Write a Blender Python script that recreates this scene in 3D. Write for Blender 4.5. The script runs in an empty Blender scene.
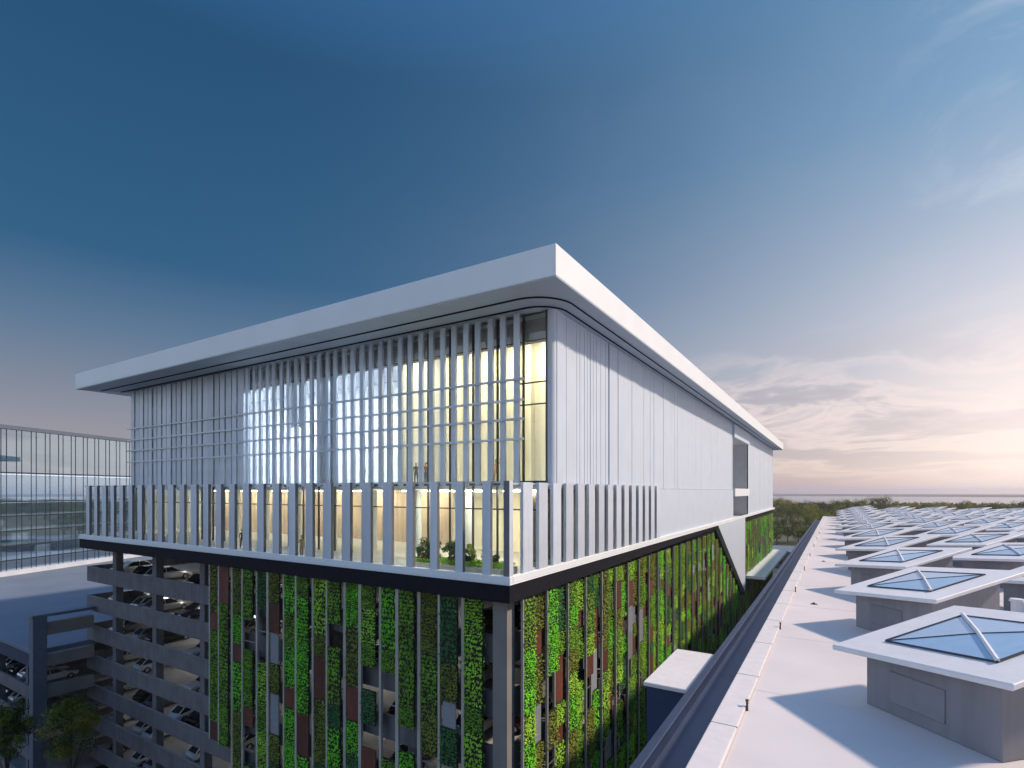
import bpy, math, random
from mathutils import Vector, Matrix
R = math.radians
scene = bpy.context.scene
COL = scene.collection

# ------------------------------------------------------------------ camera
CAM = Vector((15.77, -25.5, 33.5))
cd = bpy.data.cameras.new("camera"); cam = bpy.data.objects.new("camera", cd); COL.objects.link(cam)
cam.location = CAM; cam.rotation_euler = (R(90), 0, R(31.5))
cd.sensor_width = 36; cd.lens = 36 * 530 / 1024; cd.shift_y = 107 / 1024
cd.clip_start = .1; cd.clip_end = 12000
scene.camera = cam
scene.view_settings.view_transform = 'Standard'; scene.view_settings.look = 'None'
scene.view_settings.exposure = 0.0; scene.view_settings.gamma = 1
scene.cycles.use_denoising = True
scene.cycles.max_bounces = 8; scene.cycles.transparent_max_bounces = 16
scene.cycles.sample_clamp_indirect = 6

# ------------------------------------------------------------------ sun + sky
SUN_AZ, SUN_EL = R(58), R(39)
sd = bpy.data.lights.new("sun", 'SUN'); sd.energy = 4.5; sd.angle = R(3.4); sd.color = (1, .80, .65)
sun = bpy.data.objects.new("sun", sd); COL.objects.link(sun); sun.location = (60, 60, 90)
sv = Vector((math.sin(SUN_AZ) * math.cos(SUN_EL), math.cos(SUN_AZ) * math.cos(SUN_EL), math.sin(SUN_EL)))
sun.rotation_euler = sv.to_track_quat('Z', 'Y').to_euler()

w = bpy.data.worlds.new("World"); scene.world = w; w.use_nodes = True
nt = w.node_tree; N = nt.nodes; L = nt.links
bg = N['Background']; bg.inputs['Strength'].default_value = 0.1
def node(t, **k):
    n = N.new(t)
    for a, b in k.items(): setattr(n, a, b)
    return n
def wmath(op, a, b=None, c=None, clamp=False):
    n = node('ShaderNodeMath', operation=op); n.use_clamp = clamp
    for i, v in enumerate((a, b, c)):
        if v is None: continue
        if isinstance(v, (int, float)): n.inputs[i].default_value = v
        else: L.new(v, n.inputs[i])
    return n.outputs[0]
def wramp(fac, stops):
    n = node('ShaderNodeValToRGB'); e = n.color_ramp.elements
    while len(e) < len(stops): e.new(.5)
    for q, (p, c) in zip(e, stops): q.position = p; q.color = tuple(c) + (1,)
    L.new(fac, n.inputs[0]); return n.outputs[0]
def wmix(f, a, b, mode='MIX'):
    n = node('ShaderNodeMixRGB', blend_type=mode)
    for i, v in enumerate((f, a, b)):
        if isinstance(v, (int, float)): n.inputs[i].default_value = v
        elif isinstance(v, tuple): n.inputs[i].default_value = v + (1,)
        else: L.new(v, n.inputs[i])
    return n.outputs[0]
sky = node('ShaderNodeTexSky', sky_type='NISHITA'); sky.sun_disc = False
sky.sun_elevation = SUN_EL; sky.sun_rotation = SUN_AZ
tc = node('ShaderNodeTexCoord'); sep = node('ShaderNodeSeparateXYZ'); L.new(tc.outputs['Generated'], sep.inputs[0])
dx, dy, dz = sep.outputs
hl = wmath('SQRT', wmath('ADD', wmath('ADD', wmath('MULTIPLY', dx, dx), wmath('MULTIPLY', dy, dy)), 1e-5))
GLOW_AZ = R(42)
dot = wmath('DIVIDE', wmath('ADD', wmath('MULTIPLY', dx, math.sin(GLOW_AZ)), wmath('MULTIPLY', dy, math.cos(GLOW_AZ))), hl)
el = wmath('MAXIMUM', dz, 0.0)
wt = wmath('POWER', wmath('MULTIPLY_ADD', dot, 1 / 1.45, .55 / 1.45, True), 3.5)
away = wramp(el, [(0, (.34, .27, .30)), (.08, (.30, .275, .32)), (.15, (.205, .225, .29)), (.24, (.095, .17, .275)),
                  (.34, (.018, .10, .215)), (.6, (.011, .073, .175)), (.8, (.04, .17, .42)), (1, (.12, .38, .90))])
near = wramp(el, [(0, (.62, .52, .62)), (.012, (.78, .60, .58)), (.035, (1.02, .80, .70)), (.10, (.90, .76, .73)), (.2, (.74, .72, .78)), (.32, (.56, .62, .74)),
                  (.5, (.25, .42, .62)), (.7, (.13, .30, .52)), (1, (.12, .38, .90))])
col = wmix(wt, away, near)
# unseen sky behind the viewpoint, brightened to lift light on the shaded fronts
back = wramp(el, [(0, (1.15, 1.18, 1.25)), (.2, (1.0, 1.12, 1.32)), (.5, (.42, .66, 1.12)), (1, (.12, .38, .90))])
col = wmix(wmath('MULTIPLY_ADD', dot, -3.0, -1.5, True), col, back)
# thin cirrus and a bank of mauve streaks low on the sun side
vec = node('ShaderNodeCombineXYZ'); den = wmath('ADD', el, .10)
L.new(wmath('DIVIDE', dx, den), vec.inputs[0]); L.new(wmath('DIVIDE', dy, den), vec.inputs[1])
def wnoise(scale, detail, rough, dist, off):
    mp = node('ShaderNodeMapping'); L.new(vec.outputs[0], mp.inputs[0])
    mp.inputs['Scale'].default_value = off[:3]; mp.inputs['Location'].default_value = off[3:]
    n = node('ShaderNodeTexNoise'); n.inputs['Scale'].default_value = scale; n.inputs['Detail'].default_value = detail
    n.inputs['Roughness'].default_value = rough; n.inputs['Distortion'].default_value = dist
    L.new(mp.outputs[0], n.inputs['Vector']); return n.outputs['Fac']
n1 = wnoise(.9, 8, .6, .5, (1, 1, 1, 3.1, 7.2, 0))
low = wramp(el, [(0, (0, 0, 0)), (.05, (.6, .6, .6)), (.12, (1, 1, 1)), (.26, (.0, .0, .0))])
side = wramp(dot, [(0, (0, 0, 0)), (.42, (.15, .15, .15)), (.66, (1, 1, 1)), (1, (1, 1, 1))])
m1 = wramp(n1, [(.47, (0, 0, 0)), (.58, (1, 1, 1))])
f1 = wmath('MULTIPLY', wmath('MULTIPLY', m1, low), wmath('MULTIPLY', side, .85))
col = wmix(f1, col, (.48, .41, .46))
m1b = wramp(n1, [(.38, (0, 0, 0)), (.46, (1, 1, 1)), (.52, (0, 0, 0))])
col = wmix(wmath('MULTIPLY', wmath('MULTIPLY', m1b, low), wmath('MULTIPLY', side, .75)), col, (.95, .78, .74))
n2 = wnoise(2.2, 9, .68, .8, (1, .8, 1, 1.3, -2.2, 0))
hi = wramp(el, [(.2, (0, 0, 0)), (.34, (1, 1, 1)), (.7, (1, 1, 1)), (.9, (0, 0, 0))])
m2 = wramp(n2, [(.48, (0, 0, 0)), (.66, (1, 1, 1))])
s2 = wramp(dot, [(0, (0, 0, 0)), (.78, (.03, .03, .03)), (.86, (.6, .6, .6)), (.9, (1, 1, 1))])
col = wmix(wmath('MULTIPLY', wmath('MULTIPLY', m2, hi), wmath('MULTIPLY', s2, .65)), col, (.72, .76, .84))
# warm glow low on the right
GA, GE = R(15.5), R(3.5)
gd = wmath('ADD', wmath('ADD', wmath('MULTIPLY', dx, math.sin(GA) * math.cos(GE)), wmath('MULTIPLY', dy, math.cos(GA) * math.cos(GE))), wmath('MULTIPLY', dz, math.sin(GE)))
glow = wmath('MULTIPLY', wmath('POWER', wmath('MAXIMUM', gd, 0.0), 60.0), .7)
col = wmix(glow, col, (1.25, 1.05, .96))
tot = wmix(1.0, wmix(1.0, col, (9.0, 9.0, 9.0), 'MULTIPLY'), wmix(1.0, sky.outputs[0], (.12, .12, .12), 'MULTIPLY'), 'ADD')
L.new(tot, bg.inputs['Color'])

# ------------------------------------------------------------------ materials
def mat(name, c, rough=.6, metal=0., var=.12, vscale=2.5, bump=0., bscale=30., spec=.4, streak=0., emit=None, es=0., coat=0.):
    m = bpy.data.materials.new(name); m.use_nodes = True
    n = m.node_tree.nodes; l = m.node_tree.links; b = n['Principled BSDF']
    b.inputs['Roughness'].default_value = rough; b.inputs['Metallic'].default_value = metal
    b.inputs['Specular IOR Level'].default_value = spec; b.inputs['Coat Weight'].default_value = coat
    t = n.new('ShaderNodeTexCoord')
    nz = n.new('ShaderNodeTexNoise'); nz.inputs['Scale'].default_value = vscale; nz.inputs['Detail'].default_value = 6
    l.new(t.outputs['Object'], nz.inputs['Vector'])
    r = n.new('ShaderNodeValToRGB'); e = r.color_ramp.elements
    e[0].position = .3; e[1].position = .7
    e[0].color = tuple(max(0, v * (1 - var)) for v in c) + (1,); e[1].color = tuple(min(1, v * (1 + var)) for v in c) + (1,)
    l.new(nz.outputs['Fac'], r.inputs[0]); out = r.outputs[0]
    if streak:
        mp = n.new('ShaderNodeMapping'); mp.inputs['Scale'].default_value = (2.2, 2.2, .12); l.new(t.outputs['Object'], mp.inputs[0])
        n3 = n.new('ShaderNodeTexNoise'); n3.inputs['Scale'].default_value = 1.6; n3.inputs['Detail'].default_value = 5
        l.new(mp.outputs[0], n3.inputs['Vector'])
        r3 = n.new('ShaderNodeValToRGB'); r3.color_ramp.elements[0].position = .35; r3.color_ramp.elements[1].position = .65
        r3.color_ramp.elements[0].color = (1 - streak,) * 3 + (1,); r3.color_ramp.elements[1].color = (1, 1, 1, 1)
        l.new(n3.outputs['Fac'], r3.inputs[0])
        mx = n.new('ShaderNodeMixRGB'); mx.blend_type = 'MULTIPLY'; mx.inputs[0].default_value = 1
        l.new(out, mx.inputs[1]); l.new(r3.outputs[0], mx.inputs[2]); out = mx.outputs[0]
    l.new(out, b.inputs['Base Color'])
    if bump:
        n2 = n.new('ShaderNodeTexNoise'); n2.inputs['Scale'].default_value = bscale; n2.inputs['Detail'].default_value = 4
        l.new(t.outputs['Object'], n2.inputs['Vector'])
        bp = n.new('ShaderNodeBump'); bp.inputs['Strength'].default_value = bump; bp.inputs['Distance'].default_value = .02
        l.new(n2.outputs['Fac'], bp.inputs['Height']); l.new(bp.outputs[0], b.inputs['Normal'])
    if emit:
        b.inputs['Emission Color'].default_value = emit + (1,); b.inputs['Emission Strength'].default_value = es
    return m
def glass(name, tint, refl=(.9, .95, 1), ior=1.5, rough=.01, base=.06):
    m = bpy.data.materials.new(name); m.use_nodes = True
    n = m.node_tree.nodes; l = m.node_tree.links; n.remove(n['Principled BSDF'])
    tr = n.new('ShaderNodeBsdfTransparent'); tr.inputs[0].default_value = tint + (1,)
    gl = n.new('ShaderNodeBsdfGlossy'); gl.inputs[0].default_value = refl + (1,); gl.inputs['Roughness'].default_value = rough
    fr = n.new('ShaderNodeFresnel'); fr.inputs[0].default_value = ior
    ad = n.new('ShaderNodeMath'); ad.operation = 'ADD'; ad.use_clamp = True; ad.inputs[1].default_value = base; l.new(fr.outputs[0], ad.inputs[0])
    mx = n.new('ShaderNodeMixShader'); l.new(ad.outputs[0], mx.inputs[0]); l.new(tr.outputs[0], mx.inputs[1]); l.new(gl.outputs[0], mx.inputs[2])
    l.new(mx.outputs[0], n['Material Output'].inputs[0]); return m
def leafmat(name, c, var=.35, trans=.3, vscale=1.3):
    m = bpy.data.materials.new(name); m.use_nodes = True
    n = m.node_tree.nodes; l = m.node_tree.links; n.remove(n['Principled BSDF'])
    t = n.new('ShaderNodeTexCoord'); nz = n.new('ShaderNodeTexNoise'); nz.inputs['Scale'].default_value = vscale; nz.inputs['Detail'].default_value = 5
    oi = n.new('ShaderNodeObjectInfo'); va = n.new('ShaderNodeVectorMath'); va.operation = 'ADD'
    l.new(t.outputs['Object'], va.inputs[0]); l.new(oi.outputs['Location'], va.inputs[1]); l.new(va.outputs[0], nz.inputs['Vector'])
    r = n.new('ShaderNodeValToRGB'); e = r.color_ramp.elements; e[0].position = .3; e[1].position = .72
    e[0].color = tuple(v * (1 - var) for v in c) + (1,); e[1].color = tuple(v * (1 + var) for v in c) + (1,)
    l.new(nz.outputs['Fac'], r.inputs[0])
    d = n.new('ShaderNodeBsdfDiffuse'); s = n.new('ShaderNodeBsdfTranslucent'); l.new(r.outputs[0], d.inputs[0]); l.new(r.outputs[0], s.inputs[0])
    mx = n.new('ShaderNodeMixShader'); mx.inputs[0].default_value = trans; l.new(d.outputs[0], mx.inputs[1]); l.new(s.outputs[0], mx.inputs[2])
    l.new(mx.outputs[0], n['Material Output'].inputs[0]); return m
M = dict(
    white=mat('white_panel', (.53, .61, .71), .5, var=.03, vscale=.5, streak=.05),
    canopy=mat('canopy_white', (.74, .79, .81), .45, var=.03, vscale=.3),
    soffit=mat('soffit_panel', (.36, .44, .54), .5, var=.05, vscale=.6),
    dark=mat('dark_metal', (.012, .013, .018), .8, var=.2, spec=.1),
    mullion=mat('mullion_metal', (.05, .055, .065), .4, metal=.5, var=.1),
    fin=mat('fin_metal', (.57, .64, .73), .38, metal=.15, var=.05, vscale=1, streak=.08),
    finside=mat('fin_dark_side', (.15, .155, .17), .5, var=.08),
    blade=mat('blade_metal', (.47, .54, .63), .4, metal=.15, var=.06, vscale=1, streak=.06),
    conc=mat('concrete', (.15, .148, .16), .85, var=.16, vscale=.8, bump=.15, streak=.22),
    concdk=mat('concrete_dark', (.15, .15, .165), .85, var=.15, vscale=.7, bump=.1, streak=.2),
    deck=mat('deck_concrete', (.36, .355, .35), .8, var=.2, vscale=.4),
    floor=mat('terrace_paving', (.42, .42, .42), .6, var=.1, vscale=1.5),
    warmwall=mat('warm_timber', (.62, .48, .38), .55, var=.12, vscale=.5, streak=.2),
    cream=mat('cream_wall', (.80, .76, .62), .6, var=.06, vscale=.5),
    blind=mat('blind_fabric', (.74, .74, .78), .8, var=.05, streak=.12),
    bulk=mat('bulkhead_panel', (.30, .28, .27), .7, var=.08),
    cool=mat('cool_wall', (.55, .58, .62), .6, var=.08, vscale=.5),
    lampw=mat('lamp_warm', (.9, .8, .6), emit=(1, .83, .54), es=34),
    lampc=mat('lamp_cool', (.9, .9, .9), emit=(.95, .96, 1.0), es=70),
    garage_fill=mat('garage_fill_glow', (.9, .9, .9), emit=(1.0, .94, .85), es=16),
    office_fill=mat('office_fill_glow', (.9, .9, .9), emit=(.85, .93, 1.0), es=2.5),
    glass=glass('clear_glass', (.86, .92, .95), base=.03),
    curtain=glass('curtain_glass', (.62, .76, .90), refl=(.66, .84, 1.0), base=.5),
    skyglass=mat('skylight_glass', (.30, .47, .68), .06, var=.05, spec=.9, coat=.6),
    carglass=mat('car_glass', (.02, .024, .03), .05, spec=.9, coat=.5),
    roofmem=mat('roof_membrane', (.61, .575, .57), .75, var=.09, vscale=.16, bump=.08, bscale=12),
    cap=mat('parapet_cap', (.66, .63, .62), .5, var=.05),
    sky_lid=mat('skylight_lid', (.72, .72, .73), .5, var=.04, vscale=.6, streak=.05),
    sky_wall=mat('skylight_wall', (.22, .225, .25), .7, var=.07, vscale=.6, streak=.1),
    hatch=mat('hatch_panel', (.20, .205, .23), .6, var=.05),
    navy=mat('navy_cladding', (.025, .045, .10), .45, metal=.2, var=.15, vscale=.8),
    gutter=mat('gutter_metal', (.065, .085, .14), .5, metal=.2, var=.12, vscale=.5),
    bluegrey=mat('bluegrey_metal', (.11, .14, .19), .5, var=.1),
    lowroof=mat('low_roof', (.13, .165, .22), .7, var=.1, vscale=.15),
    board=mat('planter_board', (.022, .026, .016), .9),
    corten=mat('corten_steel', (.115, .036, .02), .75, var=.3, vscale=2.5, bump=.2, streak=.3),
    greypanel=mat('grey_mesh_panel', (.20, .22, .25), .6, var=.12),
    post=mat('galvanised_post', (.44, .42, .40), .5, metal=.1, var=.12, vscale=.6, streak=.15),
    cable=mat('steel_cable', (.45, .46, .48), .35, metal=.8, var=.05),
    asphalt=mat('asphalt', (.05, .05, .055), .9, var=.2, vscale=.3, bump=.1),
    pave=mat('pavement', (.22, .21, .2), .85, var=.12, vscale=.5),
    land=mat('open_land', (.07, .075, .035), .95, var=.4, vscale=.012),
    water=mat('bay_water', (.10, .14, .19), .18, var=.1, vscale=.01, bump=.3, bscale=.2, spec=.6),
    lawn=mat('lawn', (.06, .11, .025), .95, var=.3, vscale=.4),
    bark=mat('bark', (.07, .05, .035), .9, var=.3, vscale=4),
    paint=mat('road_paint', (.7, .7, .68), .7, var=.1),
    tyre=mat('tyre_rubber', (.02, .02, .02), .8), lamp=mat('lamp_lens', (.75, .77, .8), .15, spec=.8),
    skin=mat('skin', (.42, .26, .19), .6, var=.04), hair=mat('hair', (.03, .02, .015), .6),
    red=mat('fabric_red', (.30, .10, .04), .8), navyf=mat('fabric_navy', (.04, .05, .10), .8), tan=mat('fabric_tan', (.30, .22, .15), .8),
    orange=mat('fabric_orange', (.85, .36, .04), .8), lightf=mat('fabric_light', (.55, .55, .55), .8), darkf=mat('fabric_dark', (.03, .03, .035), .8),
    shrub=leafmat('shrub_leaf', (.05, .10, .03)), flower=leafmat('red_shrub_leaf', (.16, .03, .03)),
    treeleaf=leafmat('tree_leaf', (.17, .22, .035), .4), treeleaf2=leafmat('tree_leaf_olive', (.27, .25, .045), .4), treedk=leafmat('tree_leaf_dark', (.065, .085, .02), .35),
)
def addrand(m, amt):
    n = m.node_tree.nodes; l = m.node_tree.links; b = n['Principled BSDF']; src = b.inputs['Base Color'].links[0].from_socket
    oi = n.new('ShaderNodeObjectInfo'); mr = n.new('ShaderNodeMapRange'); mr.inputs['To Min'].default_value = 1 - amt; mr.inputs['To Max'].default_value = 1 + amt
    l.new(oi.outputs['Random'], mr.inputs['Value']); hs = n.new('ShaderNodeHueSaturation'); l.new(mr.outputs[0], hs.inputs['Value']); l.new(src, hs.inputs['Color']); l.new(hs.outputs[0], b.inputs['Base Color'])
for q, a in (('fin', .12), ('blade', .12), ('sky_lid', .05), ('sky_wall', .12), ('corten', .3), ('greypanel', .3), ('blind', .10), ('skyglass', .12)): addrand(M[q], a)
GREENS = [leafmat('leaf_bright', (.22, .74, .05), .35), leafmat('leaf_mid', (.24, .48, .055), .35), leafmat('leaf_olive', (.27, .32, .06), .35),
          leafmat('leaf_lime', (.42, .76, .08), .35), leafmat('leaf_deep', (.08, .26, .085), .35)]
GNAME = ['bright green', 'mid green', 'olive green', 'lime green', 'deep green']
CARC = [('white', (.75, .75, .75)), ('silver', (.45, .46, .48)), ('black', (.012, .012, .014)), ('grey', (.13, .135, .14)), ('dark red', (.16, .015, .015)), ('dark blue', (.02, .035, .10))]
CARM = [mat('car_paint_' + n.replace(' ', '_'), c, .25, metal=.2, var=.02, coat=.8) for n, c in CARC]

# ------------------------------------------------------------------ mesh helpers
class MB:
    def __init__(s): s.v = []; s.f = []; s.m = []
    def face(s, pts, mi=0):
        i = len(s.v); s.v += [tuple(p) for p in pts]; s.f.append(tuple(range(i, i + len(pts)))); s.m.append(mi)
    def hexa(s, b, t, mi=0, tmi=None):
        i = len(s.v); s.v += [tuple(p) for p in b] + [tuple(p) for p in t]; n = len(b)
        s.f.append(tuple(i + n - 1 - k for k in range(n))); s.m.append(mi)
        s.f.append(tuple(i + n + k for k in range(n))); s.m.append(mi if tmi is None else tmi)
        for k in range(n): s.f.append((i + k, i + (k + 1) % n, i + n + (k + 1) % n, i + n + k)); s.m.append(mi)
    def box(s, x0, x1, y0, y1, z0, z1, mi=0, tmi=None):
        s.hexa([(x0, y0, z0), (x1, y0, z0), (x1, y1, z0), (x0, y1, z0)], [(x0, y0, z1), (x1, y0, z1), (x1, y1, z1), (x0, y1, z1)], mi, tmi)
    def prism(s, poly, z0, z1, mi=0): s.hexa([(x, y, z0) for x, y in poly], [(x, y, z1) for x, y in poly], mi)
    def bar(s, a, b, r, r2=None, n=6, mi=0):
        a, b = Vector(a), Vector(b); d = (b - a)
        if d.length < 1e-6: return
        d.normalize(); u = d.orthogonal().normalized(); q = d.cross(u); r2 = r if r2 is None else r2
        s.hexa([a + (u * math.cos(t) + q * math.sin(t)) * r for t in [k * 2 * math.pi / n for k in range(n)]],
               [b + (u * math.cos(t) + q * math.sin(t)) * r2 for t in [k * 2 * math.pi / n for k in range(n)]], mi)
    def mesh(s, name, mats):
        me = bpy.data.meshes.new(name); me.from_pydata(s.v, [], s.f); me.validate()
        for m in mats: me.materials.append(m)
        if any(s.m) and len(me.polygons) == len(s.m): me.polygons.foreach_set('material_index', s.m)
        me.update(); return me
def _link(o, parent=None):
    COL.objects.link(o)
    if parent is not None: o.parent = parent
    return o
def obj(name, mb, mats, parent=None, loc=(0, 0, 0), world=True):
    """one mesh; with world=True the coordinates are world ones even under an (unrotated) parent"""
    if not isinstance(mats, (list, tuple)): mats = [mats]
    o = bpy.data.objects.new(name, mb.mesh(name, mats)); _link(o, parent); o.location = loc
    if parent is not None and world:
        p = parent; off = Vector((0, 0, 0))
        while p is not None: off += p.location; p = p.parent
        o.location = Vector(loc) - off
    return o
def tag(o, label=None, cat=None, group=None, kind=None):
    for k, v in (('label', label), ('category', cat), ('group', group), ('kind', kind)):
        if v: o[k] = v
    return o
def empty(name, loc, label, cat, group=None):
    o = bpy.data.objects.new(name, None); o.location = loc; o.empty_display_size = .3; COL.objects.link(o)
    return tag(o, label, cat, group)
def copy_tree(o, parent=None):
    c = o.copy(); COL.objects.link(c); c.parent = parent
    for ch in list(o.children): copy_tree(ch, c)
    return c
def bevel(o, wdt=.02, seg=1):
    b = o.modifiers.new('bevel', 'BEVEL'); b.width = wdt; b.segments = seg; b.limit_method = 'ANGLE'; return o
ORD = ['', 'first', 'second', 'third', 'fourth', 'fifth', 'sixth', 'seventh', 'eighth', 'ninth', 'tenth', 'eleventh', 'twelfth', 'thirteenth',
       'fourteenth', 'fifteenth', 'sixteenth', 'seventeenth', 'eighteenth', 'nineteenth']
TENS = ['', '', 'twenty', 'thirty', 'forty', 'fifty', 'sixty', 'seventy', 'eighty', 'ninety']
def nth(n):
    if n < 20: return ORD[n]
    if n % 10 == 0: return TENS[n // 10][:-1] + 'ieth'
    return TENS[n // 10] + '-' + ORD[n % 10]

# ------------------------------------------------------------------ ground
g = MB(); g.face([(-4000, -3000, 0), (5000, -3000, 0), (5000, 7000, 0), (-4000, 7000, 0)]); tag(obj('ground', g, M['land']), kind='structure')
g = MB(); g.face([(-160, -60, .004), (-1, -60, .004), (-1, 0, .004), (-160, 0, .004)]); g.face([(-.5, -60, .004), (10.3, -60, .004), (10.3, 320, .004), (-.5, 320, .004)])
tag(obj('road', g, M['asphalt']), kind='structure')
g = MB()
for k in range(40): g.face([(-156 + k * 4, -14.1, .008), (-154 + k * 4, -14.1, .008), (-154 + k * 4, -13.95, .008), (-156 + k * 4, -13.95, .008)])
tag(obj('road_marking', g, M['paint']), kind='structure')
g = MB(); g.box(-160, -1, -3.2, .4, 0, .13); g.box(-1, 1.6, .4, 152, 0, .13); tag(obj('pavement', g, M['pave']), kind='structure')
g = MB()
for q in range(24):
    a0, a1 = R(-75 + q * 7.5), R(-75 + q * 7.5 + 7.5)
    g.face([(math.sin(a0) * 1250, math.cos(a0) * 1250, .02), (math.sin(a1) * 1250, math.cos(a1) * 1250, .02), (math.sin(a1) * 3900, math.cos(a1) * 3900, .02), (math.sin(a0) * 3900, math.cos(a0) * 3900, .02)][::-1])
tag(obj('water', g, M['water']), kind='structure')
g = MB(); g.face([(-60, 175, .006), (12, 175, .006), (12, 330, .006), (-60, 330, .006)]); tag(obj('lawn', g, M['lawn']), kind='structure')
g = MB(); g.face([(-90, 215, .010), (60, 215, .010), (60, 300, .010), (-90, 300, .010)]); tag(obj('car_park_surface', g, M['asphalt']), kind='structure')

# ------------------------------------------------------------------ haze: one box of thin even air
hm = bpy.data.materials.new('haze_air'); hm.use_nodes = True
hm.node_tree.nodes.remove(hm.node_tree.nodes['Principled BSDF'])
pv = hm.node_tree.nodes.new('ShaderNodeVolumePrincipled'); pv.inputs['Density'].default_value = .00013; pv.inputs['Color'].default_value = (.88, .86, .95, 1); pv.inputs['Anisotropy'].default_value = .3
hm.node_tree.links.new(pv.outputs[0], hm.node_tree.nodes['Material Output'].inputs['Volume'])
g = MB(); g.box(-4010, 5010, -3010, 7010, -1, 52); hz = obj('haze', g, hm); tag(hz, 'thin pale evening haze over the whole place', 'haze', kind='stuff')

# ------------------------------------------------------------------ office pavilion
FLR = 28.2; XE = -58.6; GY = 6.2; WX = -.4; YE = 149.; RC = .45
TOPW = 45.75
B = empty('office_building', (-28, 70, 27.1), 'white modern office building with wide flat roof canopy raised above the planted garage', 'building')
def arc(cx, cy, r, a0, a1, n): return [(cx + r * math.cos(R(a0 + (a1 - a0) * k / n)), cy + r * math.sin(R(a0 + (a1 - a0) * k / n))) for k in range(n + 1)]
# roof canopy (slab with fascia) and soffit rings with dark shadow gaps
RX0, RX1, RY0, RY1 = -63.5, 2., 1.8, 154.
mb = MB(); mb.box(RX0, RX1, RY0, RY1, 45.92, 47.78)
roof = bevel(obj('roof_canopy', mb, M['canopy'], B), .05, 2)
def outline(ins, r):
    return arc(RX1 - ins * .55 - r, RY0 + ins + r, r, -90, 0, 14)
def offset_path(ins, r):
    p = [(RX0 + ins, RY0 + ins)] + arc(RX1 - ins * .56 - r, RY0 + ins + r, r, -90, 0, 16) + [(RX1 - ins * .56, RY1 - ins)]
    return p
def ribbon(mb, a, b, z0, z1):
    for i in range(len(a) - 1):
        mb.hexa([(*a[i], z0), (*a[i + 1], z0), (*b[i + 1], z0), (*b[i], z0)], [(*a[i], z1), (*a[i + 1], z1), (*b[i + 1], z1), (*b[i], z1)])
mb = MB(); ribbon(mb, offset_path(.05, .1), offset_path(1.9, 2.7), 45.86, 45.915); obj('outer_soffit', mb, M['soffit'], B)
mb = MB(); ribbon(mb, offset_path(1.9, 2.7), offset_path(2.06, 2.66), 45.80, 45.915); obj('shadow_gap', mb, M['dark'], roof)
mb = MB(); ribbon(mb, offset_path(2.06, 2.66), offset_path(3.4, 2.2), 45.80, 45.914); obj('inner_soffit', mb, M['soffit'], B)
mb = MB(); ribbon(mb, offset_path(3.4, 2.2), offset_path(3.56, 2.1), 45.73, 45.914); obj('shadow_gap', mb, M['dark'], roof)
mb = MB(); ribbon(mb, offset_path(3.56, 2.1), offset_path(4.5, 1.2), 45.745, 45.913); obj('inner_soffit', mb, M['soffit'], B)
# right (sun side) wall: vertical ribbed cladding with a rounded front corner
rnd = random.Random(5)
prof = [(XE + .0, GY + .0)]
pts = arc(WX - RC, GY + RC, RC, -90, 0, 10)
y = GY + RC + .02; ribs = []
while y < 77.6:
    if y < 16: wd = rnd.choice([.28, .36, .5]); d = rnd.choice([0, .02, .045, -.02])
    elif y < 16.3: wd = .16; d = -.3
    elif y < 29: wd = rnd.choice([1.2, 1.8, .3]); d = rnd.choice([0, .02, 0.05])
    elif y < 38: wd = rnd.choice([.5, .3, 1.0]); d = rnd.choice([0, .025, -.015, .03])
    else: wd = rnd.choice([3.2, 4.8, 2.4]); d = rnd.choice([0, .006, .012])
    ribs.append((y, min(y + wd, 77.6), d)); y += wd
path = list(pts)
for a, b, d in ribs: path += [(WX + d, a), (WX + d, b)]
mb = MB()
def wall_path(mb, path, z0, z1, th=.25):
    for i in range(len(path) - 1):
        (x0, y0), (x1, y1) = path[i], path[i + 1]
        mb.face([(x0, y0, z0), (x1, y1, z0), (x1, y1, z1), (x0, y0, z1)])
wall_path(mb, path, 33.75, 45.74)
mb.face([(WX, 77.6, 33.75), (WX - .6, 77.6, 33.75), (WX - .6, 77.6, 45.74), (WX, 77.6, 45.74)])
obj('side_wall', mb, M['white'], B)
mb = MB(); path = [(WX, 97.4)]; y = 97.4
while y < YE:
    wd = rnd.choice([3.5, 5.]); d = rnd.choice([0, .008, .015]); path += [(WX + d, y), (WX + d, min(y + wd, YE))]; y += wd
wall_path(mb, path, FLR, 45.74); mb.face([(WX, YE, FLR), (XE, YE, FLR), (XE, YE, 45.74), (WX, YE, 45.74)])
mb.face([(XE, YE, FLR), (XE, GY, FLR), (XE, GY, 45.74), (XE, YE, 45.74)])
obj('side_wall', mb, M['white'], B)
# lower wall flush with the slab edge beyond the fins, and the lintel over the slot
mb = MB(); mb.box(-.6, -.26, 29.9, 77.6, 28.21, 33.72); mb.box(-.5, -.03, 77.6, 97.4, 43.3, 45.72)
obj('side_wall', mb, M['white'], B)
# recessed slot with balcony
mb = MB(); mb.box(-9.3, -9., 77.6, 97.4, FLR, 43.3); mb.box(-9, -.6, 97.4, 97.6, FLR, 43.3); mb.box(-9, -.6, 77.4, 77.6, FLR, 43.3); mb.box(-9, -.5, 77.6, 97.4, 43.3, 43.5)
obj('loggia_wall', mb, M['cool'], B)
mb = MB()
for k in range(12): mb.box(-8.98, -8.8, 78.5 + k * 1.6, 78.62 + k * 1.6, FLR, 43.28)
obj('loggia_mullion', mb, M['mullion'], B)
mb = MB(); mb.box(-8.9, -.05, 77.65, 96, 32.5, 32.7); mb.box(-.25, .08, 77.65, 96, 32.5, 33.95); bevel(obj('balcony', mb, M['canopy'], B), .03)
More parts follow.
